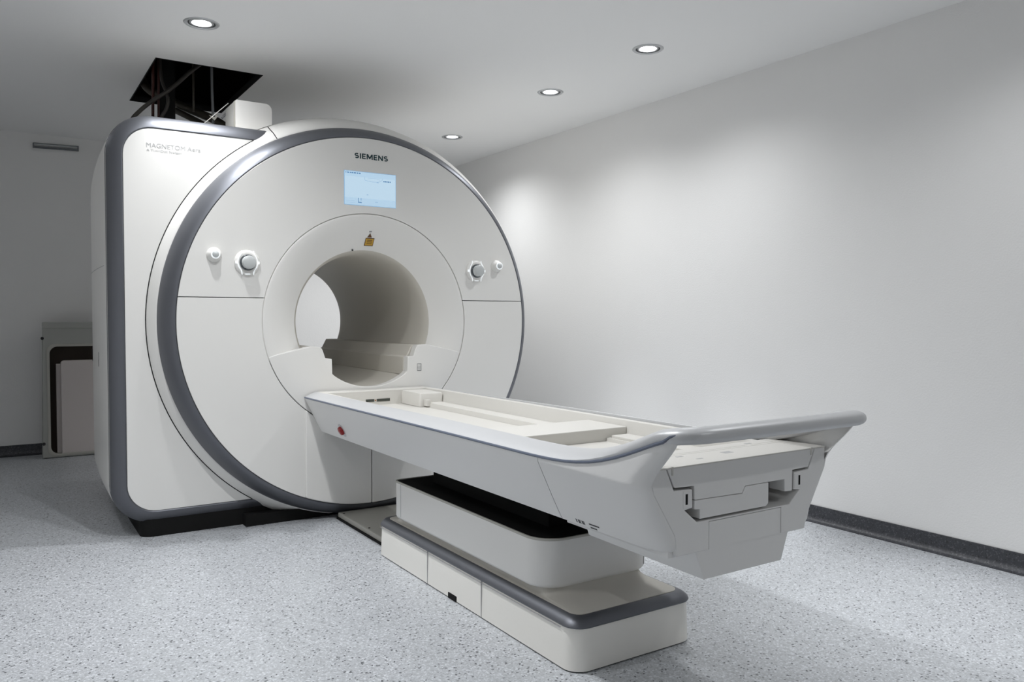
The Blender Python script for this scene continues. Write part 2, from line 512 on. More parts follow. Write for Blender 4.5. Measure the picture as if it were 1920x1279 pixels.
loft(bm, [[(x + dx, y, 1.238 + dz) for dx, dz in ((-.0006, -.0016), (-.0006, .0016), (.006, .0016), (.006, -.0016))] for x, y in ((px0 - .069, YP + .12), (-1.174, .55), (-1.168, .80), (-1.160, 1.0), (-1.148, 1.15), (-1.128, 1.28))], True, True, True)
link('shell_joint', bm, M['print'], S)
# dark plinth
bm = stack([(-1.05, .95, .16, 1.36, .05, 0.0), (-1.05, .95, .16, 1.36, .05, .12)])
link('plinth', bm, M['black'], S)
bm = box(-.60, .60, .10, .30, 0.0, .055)
link('plinth', bm, M['black'], S, smooth=False)

# screen, lettering, stickers
bm = box(-.1385, .1405, -.0015, .004, 1.5625, 1.7325); link('display', bm, M['screenmid'], S, smooth=False, bevel=.002)
disp = [o for o in S.children if o.name.startswith('display')][0]
link('display_face', box(-.1355, .1375, -.0024, -.0014, 1.5655, 1.7295), M['screen'], disp, smooth=False)
bm = bmesh.new()
add_box(bm, -.1345, .1365, -.0028, -.0022, 1.60, 1.705)
link('display_field', bm, M['screenpale'], disp, smooth=False)
def mark(name, m, *b): return link(name, box(b[0], b[1], -.0036, -.0028, b[2], b[3]), M[m], disp, smooth=False)
x = -.131
for w in (.004, .002, .012, .007, .010, .014, .009, .012):       # a line of tiny, unreadable header characters
    mark('display_character', 'screenink', x, x + w * .8, 1.7195, 1.7245); x += w + .0016
x = .070
for w in (.006, .009, .006, .010, .006):
    mark('display_character', 'screenink', x, x + w * .85, 1.690, 1.6955); x += w + .001
mark('display_symbol', 'screenink', -.066, -.0635, 1.578, 1.600); mark('display_symbol', 'screenink', -.066, -.047, 1.576, 1.580); mark('display_symbol', 'screenmid', -.053, -.048, 1.588, 1.600)
bm = bmesh.new()
tube(bm, [(-.03, -.003, 1.7075), (-.03, -.003, 1.692), (-.012, -.003, 1.688), (.02, -.003, 1.6855), (.045, -.003, 1.688), (.062, -.003, 1.6975), (.066, -.003, 1.706)], .0009, 5, 6)
link('display_drawing', bm, M['screenmid'], disp)
bm = bmesh.new()
tube(bm, [(-.015, -.003, 1.699), (.01, -.003, 1.703), (.04, -.003, 1.701), (.052, -.003, 1.697)], .0006, 5, 6)
link('display_drawing', bm, M['screenmid'], disp)
for b in ((.034, .044, 1.6825, 1.6855), (-.02, -.012, 1.6165, 1.6205), (.025, .04, 1.5835, 1.586), (-.13, -.08, 1.5745, 1.5755), (-.13, -.085, 1.5825, 1.5833)):
    mark('display_symbol', 'screenmid', *b)

# maker lettering as solid strokes
def letter_S(x, w, h, t):
    pts = []
    r = (h - t) / 4; cx = x + w / 2; rx = (w - t) / 2
    for i in range(15): a = math.radians(38 + (270 - 38) * i / 14); pts.append((cx + rx * cos(a), 3 * r + t / 2 + r * sin(a)))
    for i in range(1, 15): a = math.radians(90 - (90 + 142) * i / 14); pts.append((cx + rx * cos(a), r + t / 2 + r * sin(a)))
    return pts
def stroke(bm, pts, t, y0, y1, z0):
    n = len(pts); L = []
    for i, p in enumerate(pts):
        a = Vector(pts[max(i - 1, 0)]); b = Vector(pts[min(i + 1, n - 1)]); d = (b - a).normalized(); q = Vector((-d.y, d.x)) * t / 2
        L.append((Vector(p) + q, Vector(p) - q))
    loft(bm, [[(u.x, y0, z0 + u.y), (v.x, y0, z0 + v.y), (v.x, y1, z0 + v.y), (u.x, y1, z0 + u.y)] for u, v in L], True, True, True)
def solid(bm, poly, y0, y1, z0):
    b2 = plate([poly], y0, y1); move(b2, (0, 0, z0))
    me = bpy.data.meshes.new('x'); b2.to_mesh(me); b2.free(); bm.from_mesh(me); bpy.data.meshes.remove(me)
hh, tt, zz = .0262, .0058, 1.7962
def lettering(ch, x, w):
    bm = bmesh.new()
    if ch == 'S': stroke(bm, letter_S(x, w, hh, tt * .92), tt * .92, -.0012, 0, zz)
    if ch == 'I': solid(bm, [(x, 0), (x + w, 0), (x + w, hh), (x, hh)], -.0012, 0, zz)
    if ch == 'E':
        t = tt * .85; m0 = hh / 2 - t / 2
        solid(bm, [(x, 0), (x + w, 0), (x + w, t), (x + tt, t), (x + tt, m0), (x + w * .93, m0), (x + w * .93, m0 + t), (x + tt, m0 + t), (x + tt, hh - t), (x + w, hh - t), (x + w, hh), (x, hh)], -.0012, 0, zz)
    if ch == 'M':
        t = tt * .9; c = x + w / 2
        solid(bm, [(x, 0), (x + t, 0), (x + t, hh * .62), (c - t * .42, hh * .10), (c + t * .42, hh * .10), (x + w - t, hh * .62), (x + w - t, 0), (x + w, 0), (x + w, hh), (x + w - t * 1.25, hh), (c, hh * .42), (x + t * 1.25, hh), (x, hh)], -.0012, 0, zz)
    if ch == 'N':
        t = tt * .9
        solid(bm, [(x, 0), (x + t, 0), (x + t, hh * .66), (x + w - t * 1.05, 0), (x + w, 0), (x + w, hh), (x + w - t, hh), (x + w - t, hh * .34), (x + t * 1.05, hh), (x, hh)], -.0012, 0, zz)
    link('maker_letter', bm, M['teal'], S, smooth=False)
xx = -.082
for ch, w in (('S', .0225), ('I', .0060), ('E', .0195), ('M', .0320), ('E', .0195), ('N', .0255), ('S', .0225)):
    lettering(ch, xx, w); xx += w + .0052
bm = text_bm('MAGNETOM', .163, .0195, 0); move(bm, (-1.011, YP - .0004, 1.768)); link('model_lettering', bm, M['print'], S, smooth=False)
bm = text_bm('Aera', .058, .0195, 0); move(bm, (-.838, YP - .0004, 1.768)); link('model_lettering', bm, M['print'], S, smooth=False)
bm = text_bm('A Tim+Dot System', .146, .0135, 0); move(bm, (-1.011, YP - .0004, 1.7465)); link('model_lettering', bm, M['print'], S, smooth=False)

# small laser caution plate, on the sloping funnel
def on_funnel(x, z):
    R = sqrt(x * x + (z - ZC) ** 2)
    P = [(.3665, .078), (.385, .066), (.41, .050), (.44, .033), (.47, .019), (.50, .008), (.525, .0025), (.545, .0015)]
    for (a, ya), (b, yb) in zip(P, P[1:]):
        if a <= R <= b: return ya + (yb - ya) * (R - a) / (b - a)
    return 0.0
def decal(poly, m, name, lift, parent=S):
    bm = bmesh.new()
    f = [bm.verts.new((x, on_funnel(x, z) - lift, z)) for x, z in poly]
    k = [bm.verts.new((x, on_funnel(x, z) - lift + .0012, z)) for x, z in poly]
    bm.faces.new(f); bm.faces.new(k[::-1])
    n = len(f)
    for i in range(n): bm.faces.new((f[i], f[(i + 1) % n], k[(i + 1) % n], k[i]))
    return link(name, bm, m, parent, smooth=False)
d = decal([(-.0105, 1.3690), (.0375, 1.3695), (.0385, 1.4075), (-.0085, 1.4070)], M['brown'], 'caution_plate', .0022)
decal([(-.0070, 1.3722), (.0345, 1.3725), (.0352, 1.4045), (-.0055, 1.4040)], M['yellow'], 'caution_face', .0032, d)
for zq in (1.3795, 1.3875, 1.3955):
    decal([(.001, zq), (.028, zq), (.028, zq + .0026), (.001, zq + .0026)], M['brown'], 'caution_print', .0042, d)
decal([(-.001, 1.411), (.023, 1.411), (.011, 1.430)], M['brown'], 'caution_triangle', .0022)
decal([(.004, 1.4370), (.018, 1.4370), (.018, 1.4408), (.004, 1.4408)], M['vent'], 'laser_window', .0022)
bm = bmesh.new(); bmesh.ops.create_uvsphere(bm, u_segments=12, v_segments=8, radius=.0048); move(bm, (-.068, .070, 1.345)); link('microphone_dot', bm, M['ink'], S)
# small square symbol plate at the right of the notch
bm = plate([[(.2585, .7245), (.2825, .7245), (.2825, .762), (.2585, .762)], [(.2598, .728), (.2812, .728), (.2812, .7595), (.2598, .7595)]], -.0012, .001)
sym = link('symbol_plate', bm, M['vent'], S, smooth=False)
for zz in (.734, .741, .748): link('symbol_line', box(.2605, .2805, -.0012, .001, zz, zz + .0012), M['vent'], sym, smooth=False)

# control knobs
def knob_big(x, z, mirror):
    root = bpy.data.objects.new('control_dial', None)
    bm = bmesh.new(); revolve(bm, [(.0585, .002), (.0585, -.006), (.054, -.013), (.047, -.016), (.036, -.016), (.001, -.016)], 48, zc=z, xc=x)
    b = link('control_dial', bm, M['white'], S)
    bpy.data.objects.remove(root)
    bm = bmesh.new(); revolve(bm, [(.037, -.014), (.0365, -.023), (.034, -.026), (.001, -.026)], 40, zc=z, xc=x); link('dial_collar', bm, M['knobdark'], b)
    bm = bmesh.new(); revolve(bm, [(.030, -.022), (.0305, -.046), (.029, -.051), (.024, -.054), (.0002, -.054)], 40, zc=z, xc=x); link('dial_knob', bm, M['knobg'], b)
    for s in (-1, 1):
        bm = bmesh.new()
        P = [(x + s * .027, -.0155, z + .054), (x + s * .029, -.0165, z + .040), (x + s * .040, -.0175, z + .020), (x + s * .044, -.0175, z), (x + s * .040, -.0175, z - .020), (x + s * .029, -.0165, z - .038), (x + s * .026, -.0155, z - .056)]
        sweep(bm, smooth_path(P, 6), circ(.0022, 8), up=Vector((0, -1, 0)))
        link('dial_light', bm, M['glow'], b)
        link('dial_mark', box(x + s * .0505 - .004, x + s * .0505 + .004, -.0165, -.010, z - .006, z + .006), M['glow'], b, smooth=False)
    bm = box(x - .011, x + .011, -.0172, -.012, z - .055, z - .051); link('dial_mark', bm, M['glow'], b, smooth=False)
    return b
def knob_small(x, z):
    bm = bmesh.new(); revolve(bm, [(.034, .002), (.033, -.006), (.028, -.016), (.022, -.026), (.020, -.034), (.001, -.034)], 40, zc=z, xc=x)
    b = link('start_button', bm, M['white'], S)
    bm = bmesh.new(); revolve(bm, [(.0200, -.033), (.0200, -.0365), (.0172, -.0375), (.0148, -.0365), (.0148, -.033)], 40, zc=z, xc=x); link('button_light', bm, M['glow'], b)
    bm = bmesh.new(); revolve(bm, [(.0143, -.033), (.0140, -.042), (.011, -.045), (.0002, -.046)], 32, zc=z, xc=x); link('button_cap', bm, M['knobg'], b)
    return b
knob_big(-.611, 1.257, 1); knob_big(.611, 1.257, -1)
knob_small(-.757, 1.288); knob_small(.745, 1.288)

# ------------------------------------------------------------------ patient table
T = thing('patient_table', 'long white patient table with pull bar, in front of the scanner tunnel', 'table', (0, -1.32, 0))
# base
def base_ring(z, d, r): return (-.236 - .010 + d, .236 + .010 - d, -2.005 + d, -.648 - d * .2, r, z)
notch = []
bm = bmesh.new()
lv = [(-.237, .237, -2.003, -.648, (.055, .055, .02, .02), 0.004), (-.234, .234, -2.000, -.650, (.055, .055, .02, .02), .128)]
loft(bm, [[(x, y, z) for x, y in rrect(a, b, c, d, r, 8)] for a, b, c, d, r, z in lv], True, True, True)
link('base_skirt', bm, M['skirtwhite'], T)
link('skirt_gap', stack([(-.233, .233, -1.998, -.652, .05, 0.0), (-.233, .233, -1.998, -.652, .05, .01)]), M['black'], T)
bm = bmesh.new()
lv = [(.2375, 2.0035, .127, .055), (.239, 2.005, .131, .055), (.236, 2.002, .138, .053), (.226, 1.992, .147, .048), (.213, 1.978, .1535, .04), (.206, 1.971, .1545, .036), (.19, 1.955, .1545, .03)]
loft(bm, [[(x, y, z) for x, y in rrect(-a, a, -b, -.646 + (.239 - a) * .1, (r, r, .02, .02), 8)] for a, b, z, r in lv], True, True, True)
link('base_trim', bm, M['trim'], T)
bm = bmesh.new()
lv = [(.2055, -1.970, -.66, .036, .150), (.2050, -1.9695, -.66, .036, .1562), (.200, -1.965, -.665, .036, .1575), (.196, -1.88, -.71, .07, .1605), (.192, -1.85, -.74, .07, .170), (.188, -1.82, -.76, .07, .196)]
loft(bm, [[(x, y, z) for x, y in rrect(-a, a, b, c, (r, r, .03, .03), 8)] for a, b, c, r, z in lv], True, True, True)
link('base_deck', bm, M['bore'], T)
# thin joints in the skirt and its cable notch
for yy in (-1.095, -1.492): link('skirt_joint', box(-.2385, -.230, yy - .0012, yy + .0012, .005, .127), M['print'], T, smooth=False)
link('skirt_ledge', box(-.2375, -.230, -1.995 + .06, -.655, .1185, .1195), M['print'], T, smooth=False)
bm = bmesh.new()
link('cable_notch', box(-.2392, -.20, -1.322, -1.258, .0, .0225), M['black'], T, smooth=False, bevel=.004)
# lifting column
def col(z, e=0): return (-.228 - e, .228 + e, -1.835 - e, -.775 + e, .09, z)
bm = stack([(-.222, .222, -1.829, -.780, (.085, .085, .03, .03), .188), (-.226, .226, -1.833, -.776, (.088, .088, .03, .03), .193), (-.228, .228, -1.835, -.774, (.09, .09, .03, .03), .200), (-.228, .228, -1.835, -.774, (.09, .09, .03, .03), .335)], 10)
link('lift_housing', bm, M['white'], T)
bm = bmesh.new()
rr = lambda e: rrect(-.229 + e, .229 - e, -1.836 + e, -.773 - e, (.09 - e, .09 - e, .03 - min(e, .02), .03 - min(e, .02)), 10)
lv = [(0, .333), (-.001, .337), (0, .3405), (.004, .341), (.006, .337)]
loft(bm, [[(x, y, z) for x, y in rr(e)] for e, z in lv], True)
link('housing_lip', bm, M['plate'], T)
link('housing_top', stack([(-.222, .222, -1.829, -.780, (.084, .084, .025, .025), .3355), (-.222, .222, -1.829, -.780, (.084, .084, .025, .025), .338)], 10), M['black'], T, smooth=False)
link('lift_mechanism', box(-.11, .11, -1.70, -.90, .337, .449), M['black'], T, smooth=False)
link('housing_joint', box(-.2288, -.220, -.842, -.840, .20, .334), M['print'], T, smooth=False)
link('housing_joint', box(.186, .188, -1.8222, -1.81, .20, .334), M['print'], T, smooth=False)

# side covers: columns of points along y
ZB = .447
def xside(z):
    if z < .618:
        t = (z - ZB) / (.618 - ZB)
        return .262 + .085 * (t ** .95)
    return .347 - (z - .618) * .02
TOP = [(-.008, .616), (-.9, .6225), (-1.5, .626), (-1.95, .6275), (-2.05, .630), (-2.13, .636), (-2.21, .648), (-2.29, .669), (-2.37, .697), (-2.43, .722), (-2.475, .738), (-2.50, .742)]
def interp(P, y):
    for (a, za), (b, zb) in zip(P, P[1:]):
        if b <= y <= a: return za + (zb - za) * (a - y) / (a - b)
    return P[-1][1]
def smoothed(P, y, h=.035):
    return sum(interp(P, min(max(y + d * h, P[-1][0]), P[0][0])) for d in (-1, -.5, 0, .5, 1)) / 5
LOW = [(-.008, ZB), (-2.376, ZB), (-2.388, .451), (-2.396, .462), (-2.399, .48), (-2.4005, .56), (-2.402, .640), (-2.407, .655), (-2.418, .670), (-2.44, .688), (-2.46, .704), (-2.48, .722), (-2.492, .731)]
def side_cover(ys, s, name):
    bm = bmesh.new(); rings = []
    nv = 14
    for y in ys:
        zb, zt = interp(LOW, y), smoothed(TOP, y)
        row = []
        for k in range(nv + 1):
            z = zb + (zt - zb) * k / nv
            x = xside(z)
            if y < -2.345:
                q = min((-2.345 - y) / .056, 1.0)
                w = 1 - min(max((z - .60) / .09, 0), 1)
                x -= .036 * (1 - sqrt(max(1 - q * q, 0))) * w
            row.append((x, y, z))
        rings.append(row)
    th = .024
    outer = [[bm.verts.new((s * x, y, z)) for x, y, z in r] for r in rings]
    inner = [[bm.verts.new((s * (x - th), y, z)) for x, y, z in r] for r in rings]
    n = len(ys)
    for i in range(n - 1):
        for k in range(nv):
            bm.faces.new((outer[i][k], outer[i + 1][k], outer[i + 1][k + 1], outer[i][k + 1]))
            bm.faces.new((inner[i][k], inner[i][k + 1], inner[i + 1][k + 1], inner[i + 1][k]))
        bm.faces.new((outer[i][0], inner[i][0], inner[i + 1][0], outer[i + 1][0]))
        bm.faces.new((outer[i][nv], outer[i + 1][nv], inner[i + 1][nv], inner[i][nv]))
    for i in (0, n - 1):
        for k in range(nv):
            bm.faces.new((outer[i][k], outer[i][k + 1], inner[i][k + 1], inner[i][k]))
    return link(name, bm, M['shell'], T, angle=50)
ys_a = [-.008 - .0245 * i for i in range(0, 80)] + [-1.9765]
SEAMX = [(.4435, .2385), (.4935, .2472), (.5985, .3145), (.620, .3195), (.66, .3200), (.745, .3235)]
YEND = [(.447, -2.374), (.451, -2.386), (.458, -2.394), (.470, -2.3985), (.640, -2.3990), (.655, -2.406), (.670, -2.418), (.688, -2.440), (.704, -2.460), (.722, -2.479), (.745, -2.492)]
def lin(P, z):
    for (a, va), (b, vb) in zip(P, P[1:]):
        if z <= b: return va + (vb - va) * max(z - a, 0) / (b - a)
    return P[-1][1]
def end_side_cover(s, y0=-1.9795, nv=40, nu=44, rr=.075):
    bm = bmesh.new(); O = []; I = []
    for k in range(nv + 1):
        v = k / nv
        ye = lin(YEND, .447 + (.738 - .447) * v); o = []; n_ = []
        for u in range(nu + 1):
            t = u / nu; t = 1 - (1 - t) ** 2.2
            y = y0 + (ye - y0) * t
            zt = smoothed(TOP, y); z = ZB + (zt - ZB) * v
            x = xside(z)
            if y - ye < rr:
                q = 1 - (y - ye) / rr
                x -= max(xside(z) - lin(SEAMX, z) - .0016, 0) * (1 - sqrt(max(1 - q * q, 0)))
            o.append(bm.verts.new((s * x, y, z))); n_.append(bm.verts.new((s * (x - ((.0025 + .02 * min(1, (y - ye) / .09)) if v > .62 else .004)), y, z)))
        O.append(o); I.append(n_)
    for k in range(nv):
        for u in range(nu):
            bm.faces.new((O[k][u], O[k][u + 1], O[k + 1][u + 1], O[k + 1][u])); bm.faces.new((I[k][u], I[k + 1][u], I[k + 1][u + 1], I[k][u + 1]))
        for u in (0, nu): bm.faces.new((O[k][u], O[k + 1][u], I[k + 1][u], I[k][u]))
    for k in (0, nv):
        for u in range(nu): bm.faces.new((O[k][u], O[k][u + 1], I[k][u + 1], I[k][u]))
    return link('end_side_cover', bm, M['shell'], T, angle=50)
for s in (-1, 1):
    side_cover([y for y in ys_a if y > -1.977], s, 'side_cover')
    end_side_cover(s)
# dark joint behind the cover split, underside painted black for the shade under the table
link('table_underside', box(-.225, .225, -2.30, -.03, .4475, .47), M['black'], T, smooth=False)
for s in (-1, 1):
    bm = bmesh.new()
    loft(bm, [[(s * (xside(z) - .002), y, z) for y in (-1.99, -1.965)] + [(s * (xside(z) - .02), y, z) for y in (-1.965, -1.99)] for z in (.449, .49, .53, .57, .616)], True, True, True)
    link('cover_joint', bm, M['gap'], T)

# rail with the pull bar across the end: one sweep round the table
half = []
for y in [-.010, -.03, -.10, -.5, -1.0, -1.5, -1.80, -1.92, -2.0, -2.05, -2.10, -2.15, -2.20, -2.25, -2.30, -2.34, -2.38, -2.41, -2.44]:
    half.append(Vector((-.3165, y, smoothed(TOP, y) + .0155)))
for (x, y, z) in [(-.314, -2.465, .7455), (-.306, -2.488, .7490), (-.292, -2.505, .7510), (-.270, -2.514, .7520), (-.23, -2.518, .7525), (-.15, -2.521, .753), (0, -2.523, .753)]:
    half.append(Vector((x, y, z)))
path = half + [Vector((-p.x, p.y, p.z)) for p in half[::-1][1:]]
sm = []
for i in range(len(path) - 1):
    p0 = path[max(i - 1, 0)]; p1 = path[i]; p2 = path[i + 1]; p3 = path[min(i + 2, len(path) - 1)]
    k = 3
    for j in range(k):
        t = j / k; sm.append(p1.lerp(p2, t))
sm.append(path[-1])
# flat bevel section on the sides (outside = right of travel), oval at the bar
SEC_RAIL = [(.0300, -.0135), (.0300, -.0105), (.0140, .0000), (-.004, .0090), (-.022, .0160), (-.0285, .0172), (-.0320, .0162), (-.033, .012), (-.033, -.004), (-.031, -.012), (-.01, -.014), (.01, -.014)]
SEC_BAR = [(.028, -.009), (.0295, .000), (.026, .009), (.015, .0155), (0, .018), (-.013, .0155), (-.022, .009), (-.0245, .0), (-.022, -.010), (-.012, -.018), (.004, -.0205), (.019, -.017)]
def finer(sec, k, curve):
    n = len(sec); out = []
    for i in range(n):
        p0, p1, p2, p3 = (Vector(sec[(i + q) % n]) for q in (-1, 0, 1, 2))
        for j in range(k):
            t = j / k
            v = p1.lerp(p2, t)
            if curve: v = .5 * (2 * p1 + (p2 - p0) * t + (2 * p0 - 5 * p1 + 4 * p2 - p3) * t * t + (3 * p1 - p0 - 3 * p2 + p3) * t ** 3)
            out.append((v.x, v.y))
    return out
SEC_RAIL = finer(SEC_RAIL, 3, False); SEC_BAR = finer(SEC_BAR, 3, True)
def rail_sec(i, t):
    p = sm[i]; w = min(max((-2.02 - p.y) / .42, 0), 1); w = w * w * (3 - 2 * w)
    # travel runs towards -y on the left side: right of travel is -x (outside)
    k = 1 - .22 * min(max((p.y + 1.3) / 1.3, 0), 1)          # the bevel is a little shallower towards the scanner
    return [(a * (1 - w) + c * w, (b if b < -.01 else -.01 + (b + .01) * k) * (1 - w) + d * w) for (a, b), (c, d) in zip(SEC_RAIL, SEC_BAR)]
bm = bmesh.new(); sweep(bm, sm, rail_sec)
link('rail_and_pull_bar', bm, M['silver'], T, angle=24)
# dark accent line under the rail
for s in (-1, 1):
    bm = bmesh.new(); pth = []
    for y in [-.009, -.5, -1.0, -1.5, -1.8, -1.9, -1.95, -2.0, -2.05, -2.1, -2.15, -2.2, -2.25, -2.3, -2.34, -2.38, -2.41, -2.44, -2.46]:
        pth.append(Vector((s * (xside(smoothed(TOP, y)) - .001), y, smoothed(TOP, y) + .0018)))
    for (x, y, z) in [(.339, -2.478, .747), (.331, -2.493, .7525), (.318, -2.506, .757), (.300, -2.514, .760)]:
        pth.append(Vector((s * x, y, z)))
    def sec(i, t):
        q = min(1.0, (1 - t) * 6)
        return circ(.0042 * (.35 + .65 * q), 8)
    sweep(bm, pth, sec); link('accent_line', bm, M['stripe'], T)

# tray inside the rail
def tray_sec(y, zf, xs=.165, zs=.598):
    return [(-.286, y, .630), (-.286, y, .648), (-.282, y, .6512), (-.272, y, .6518), (-.264, y, .649), (-.262, y, .645), (-.252, y, zs), (-xs, y, zs), (-xs + .004, y, zf),
            (xs - .004, y, zf), (xs, y, zs), (.252, y, zs), (.262, y, .645), (.264, y, .649), (.272, y, .6518), (.282, y, .6512), (.286, y, .648), (.286, y, .630)]
bm = bmesh.new()
loft(bm, [[(x, y, z - .0075) for x, y, z in tray_sec(-.012, .577)], [(x, y, z + .0005) for x, y, z in tray_sec(-2.23, .577)]], False)
link('tray', bm, M['cream'], T)
# end sill towards the scanner with connector sockets, corner block, cross block, lower bay
bm = box(-.283, .283, -.090, -.0125, .560, .6435)
sill = link('connector_sill', bm, M['cream'], T, smooth=False, bevel=.004)
for b in ((-.066, -.022), (-.008, .062)): link('socket_strip', box(*b, -.0925, -.089, .5865, .5995), M['socket'], sill, smooth=False)
link('socket_lamp', box(-.018, -.012, -.0922, -.089, .590, .596), M['wood'], sill, smooth=False)
bm = stack([(.125, .253, -.30, -.088, .012, .572), (.125, .253, -.30, -.088, .012, .630), (.129, .249, -.296, -.092, .010, .636)])
link('drive_block', bm, M['cream'], T)
bm = stack([(.146, .17, -.335, -.30, .006, .577), (.146, .17, -.335, -.30, .006, .606)])
link('stop_block', bm, M['cream'], T)
bm = box(-.256, .256, -1.655, -1.44, .575, .6285)
link('cross_block', bm, M['cream'], T, smooth=False, bevel=.003)
link('belt_clip', stack([(.035, .065, -1.437, -1.38, .006, .577), (.035, .065, -1.437, -1.38, .006, .596)]), M['cream'], T)
link('bay_floor', box(-.256, .256, -2.225, -1.655, .574, .585), M['cream'], T, smooth=False)
link('bay_ledge', box(.175, .254, -2.225, -1.67, .584, .606), M['cream'], T, smooth=False, bevel=.002)
link('bay_label', box(-.01, .02, -1.86, -1.85, .584, .5862), M['print'], T, smooth=False)

# end: cradle plate, carriage, lid, keel; outlines measured on the end plane
def E(x, z): return (x, z)
YE = -2.400
recess = [(-.274, .656), (-.249, .602), (-.189, .599), (-.188, .554), (-.213, .551), (-.171, .517), (.171, .517), (.213, .551), (.188, .554), (.189, .599), (.249, .602), (.274, .656)]
cradle = [(-.3185, .656), (-.3185, .620), (-.313, .600), (-.245, .494), (-.236, .4435), (.236, .4435), (.245, .494), (.313, .600), (.3185, .620), (.3185, .656)]
pan = [(-.1295, .514), (-.1295, .4445), (.1375, .4445), (.1375, .514)]
panh = [(-.1310, .5152), (-.1310, .4430 + .0008), (.139, .4438), (.139, .5152)]
# plate with the bed recess cut into its top edge and a panel opening
outline = recess[::-1] + cradle[0:0]
poly = [(-.3185, .656), (-.3185, .620), (-.313, .600), (-.245, .494), (-.236, .4435), (-.1310, .4435), (-.1310, .5135), (.139, .5135), (.139, .4435),
        (.236, .4435), (.245, .494), (.313, .600), (.3185, .620), (.3185, .656)] + recess[::-1]
link('end_cover', plate([poly], YE, YE + .10), M['shell'], T, smooth=False, bevel=.0022, seg=2)
link('access_panel', plate([[(-.1298, .5122), (-.1298, .4437), (.1378, .4437), (.1378, .5122)]], YE + .0006, YE + .02), M['shell'], T, smooth=False, bevel=.0012, seg=1)
link('recess_back', box(-.25, .25, YE + .101, YE + .106, .448, .64), M['void'], T, smooth=False)  # back coloured dark brown to put shade into the gaps
for s in (-1, 1):
    sl = [(s * .205, .593), (s * .2175, .593), (s * .2175, .5635), (s * .205, .5635)]
    k = link('end_latch', box(min(s * .1905, s * .2195), max(s * .1905, s * .2195), YE - .0015, YE + .02, .5565, .5965), M['shell'], T, smooth=False, bevel=.0015)
    link('latch_slot', box(min(s * .2055, s * .2125), max(s * .2055, s * .2125), YE - .0020, YE + .004, .5645, .590), M['black'], k, smooth=False)
up = [(-.2715, .656), (-.2465, .6085), (-.183, .6065), (-.1815, .5725), (-.013, .5690), (-.003, .5855), (.1495, .5855), (.1505, .5530), (.1805, .5515), (.1810, .6065), (.2465, .6085), (.2715, .656)]
link('carriage_end', plate([up], YE - .001, YE + .05), M['shell'], T, smooth=False, bevel=.002)
lo = [(-.1815, .5710), (-.1815, .5495), (-.1635, .5475), (-.1635, .5240), (.078, .5240), (.0855, .530), (.0855, .5845), (-.0022, .5845), (-.0122, .5675)]
link('carriage_box', plate([lo], YE - .001, YE + .09), M['shell'], T, smooth=False, bevel=.001, seg=1)
# lid over the carriage
lid = link('end_lid', box(-.318, .318, YE - .001, -2.23, .6545, .6585), M['cream'], T, smooth=False, bevel=.0012)
for b in ((-.002, .030, -2.335, -2.315), (-.150, -.128, -2.31, -2.302), (-.125, -.105, -2.355, -2.349), (.16, .185, -2.262, -2.254)):
    link('lid_marking', box(*b, .6584, .6588), M['print'], lid, smooth=False)
for b in ((-.262, -.2604, -2.3985, -2.23), (.2605, .2621, -2.3985, -2.23), (-.26, .26, -2.275, -2.2736), (-.26, .26, -2.29, -2.2886)):
    link('lid_joint', box(*b, .6584, .6587), M['plate'], lid, smooth=False)
for xx in (-.2585, .2555):
    link('guide_pin', box(xx, xx + .004, YE - .0035, YE + .002, .640, .6605), M['cream'], T, smooth=False)
# keel under the end
bm = bmesh.new()
def kr(y, zt, zb, wt, wb): return [(-wt, y, zt), (wt, y, zt), (wb, y, zb), (-wb, y, zb)]
loft(bm, [kr(-2.3975, .4465, .3705, .173, .1445), kr(-2.00, .4465, .394, .205, .186)], True, True, True)
link('keel', bm, M['shell'], T, smooth=False, bevel=.003)
bm = box(-.252, .252, -2.385, -1.985, .436, .462)
link('keel_flange', bm, M['shell'], T, smooth=False, bevel=.003)
# red stop button on the left side cover, small print near the end
def on_side(y, z, lift=0): return Vector((-(xside(z) + lift), y, z))
def side_patch(pts, m, name, lift, parent=T, th=.004):
    bm = bmesh.new()
    a = [bm.verts.new(on_side(y, z, lift)) for y, z in pts]; b = [bm.verts.new(on_side(y, z, lift - th)) for y, z in pts]
    bm.faces.new(a); bm.faces.new(b[::-1]); n = len(a)
    for i in range(n): bm.faces.new((a[i], a[(i + 1) % n], b[(i + 1) % n], b[i]))
    return link(name, bm, m, parent, smooth=False)
def oval(cy, cz, ry, rz, n=24, tip=0): return [(cy + ry * cos(2 * pi * i / n), cz + (rz + (tip if sin(2 * pi * i / n) < 0 else 0) * abs(sin(2 * pi * i / n))) * sin(2 * pi * i / n)) for i in range(n)]
bz = side_patch(oval(-.352, .496, .030, .030, 28), M['silver'], 'stop_button_bezel', .0012)
by = on_side(-.352, .497)
bm = bmesh.new()
nrm = Vector((-.895, 0, -.445))
R = []
for r, h in [(.0205, 0.0), (.0205, .008), (.018, .013), (.011, .0155), (.002, .016)]:
    u = Vector((0, 1, 0)); v = nrm.cross(u).normalized()
    R.append([tuple(by + nrm * h + u * (r * cos(2 * pi * i / 28)) + v * (r * sin(2 * pi * i / 28))) for i in range(28)])
loft(bm, R, True, False, True)
link('stop_button', bm, M['red'], bz)
bm = bmesh.new()
u = Vector((0, 1, 0)); v = nrm.cross(u).normalized()
for sgn in (1,):
    c0 = by + nrm * .0158
    for (a, b, c, d) in ((-.006, .000, .004, .002), (-.002, .004, .003, .004)):
        f = [c0 + u * a + v * b, c0 + u * (a + c) + v * b, c0 + u * (a + c) + v * (b + d), c0 + u * a + v * (b + d)]
        bm.faces.new([bm.verts.new(p + nrm * .0004) for p in f])
link('button_arrow', bm, M['cream'], bz, smooth=False)
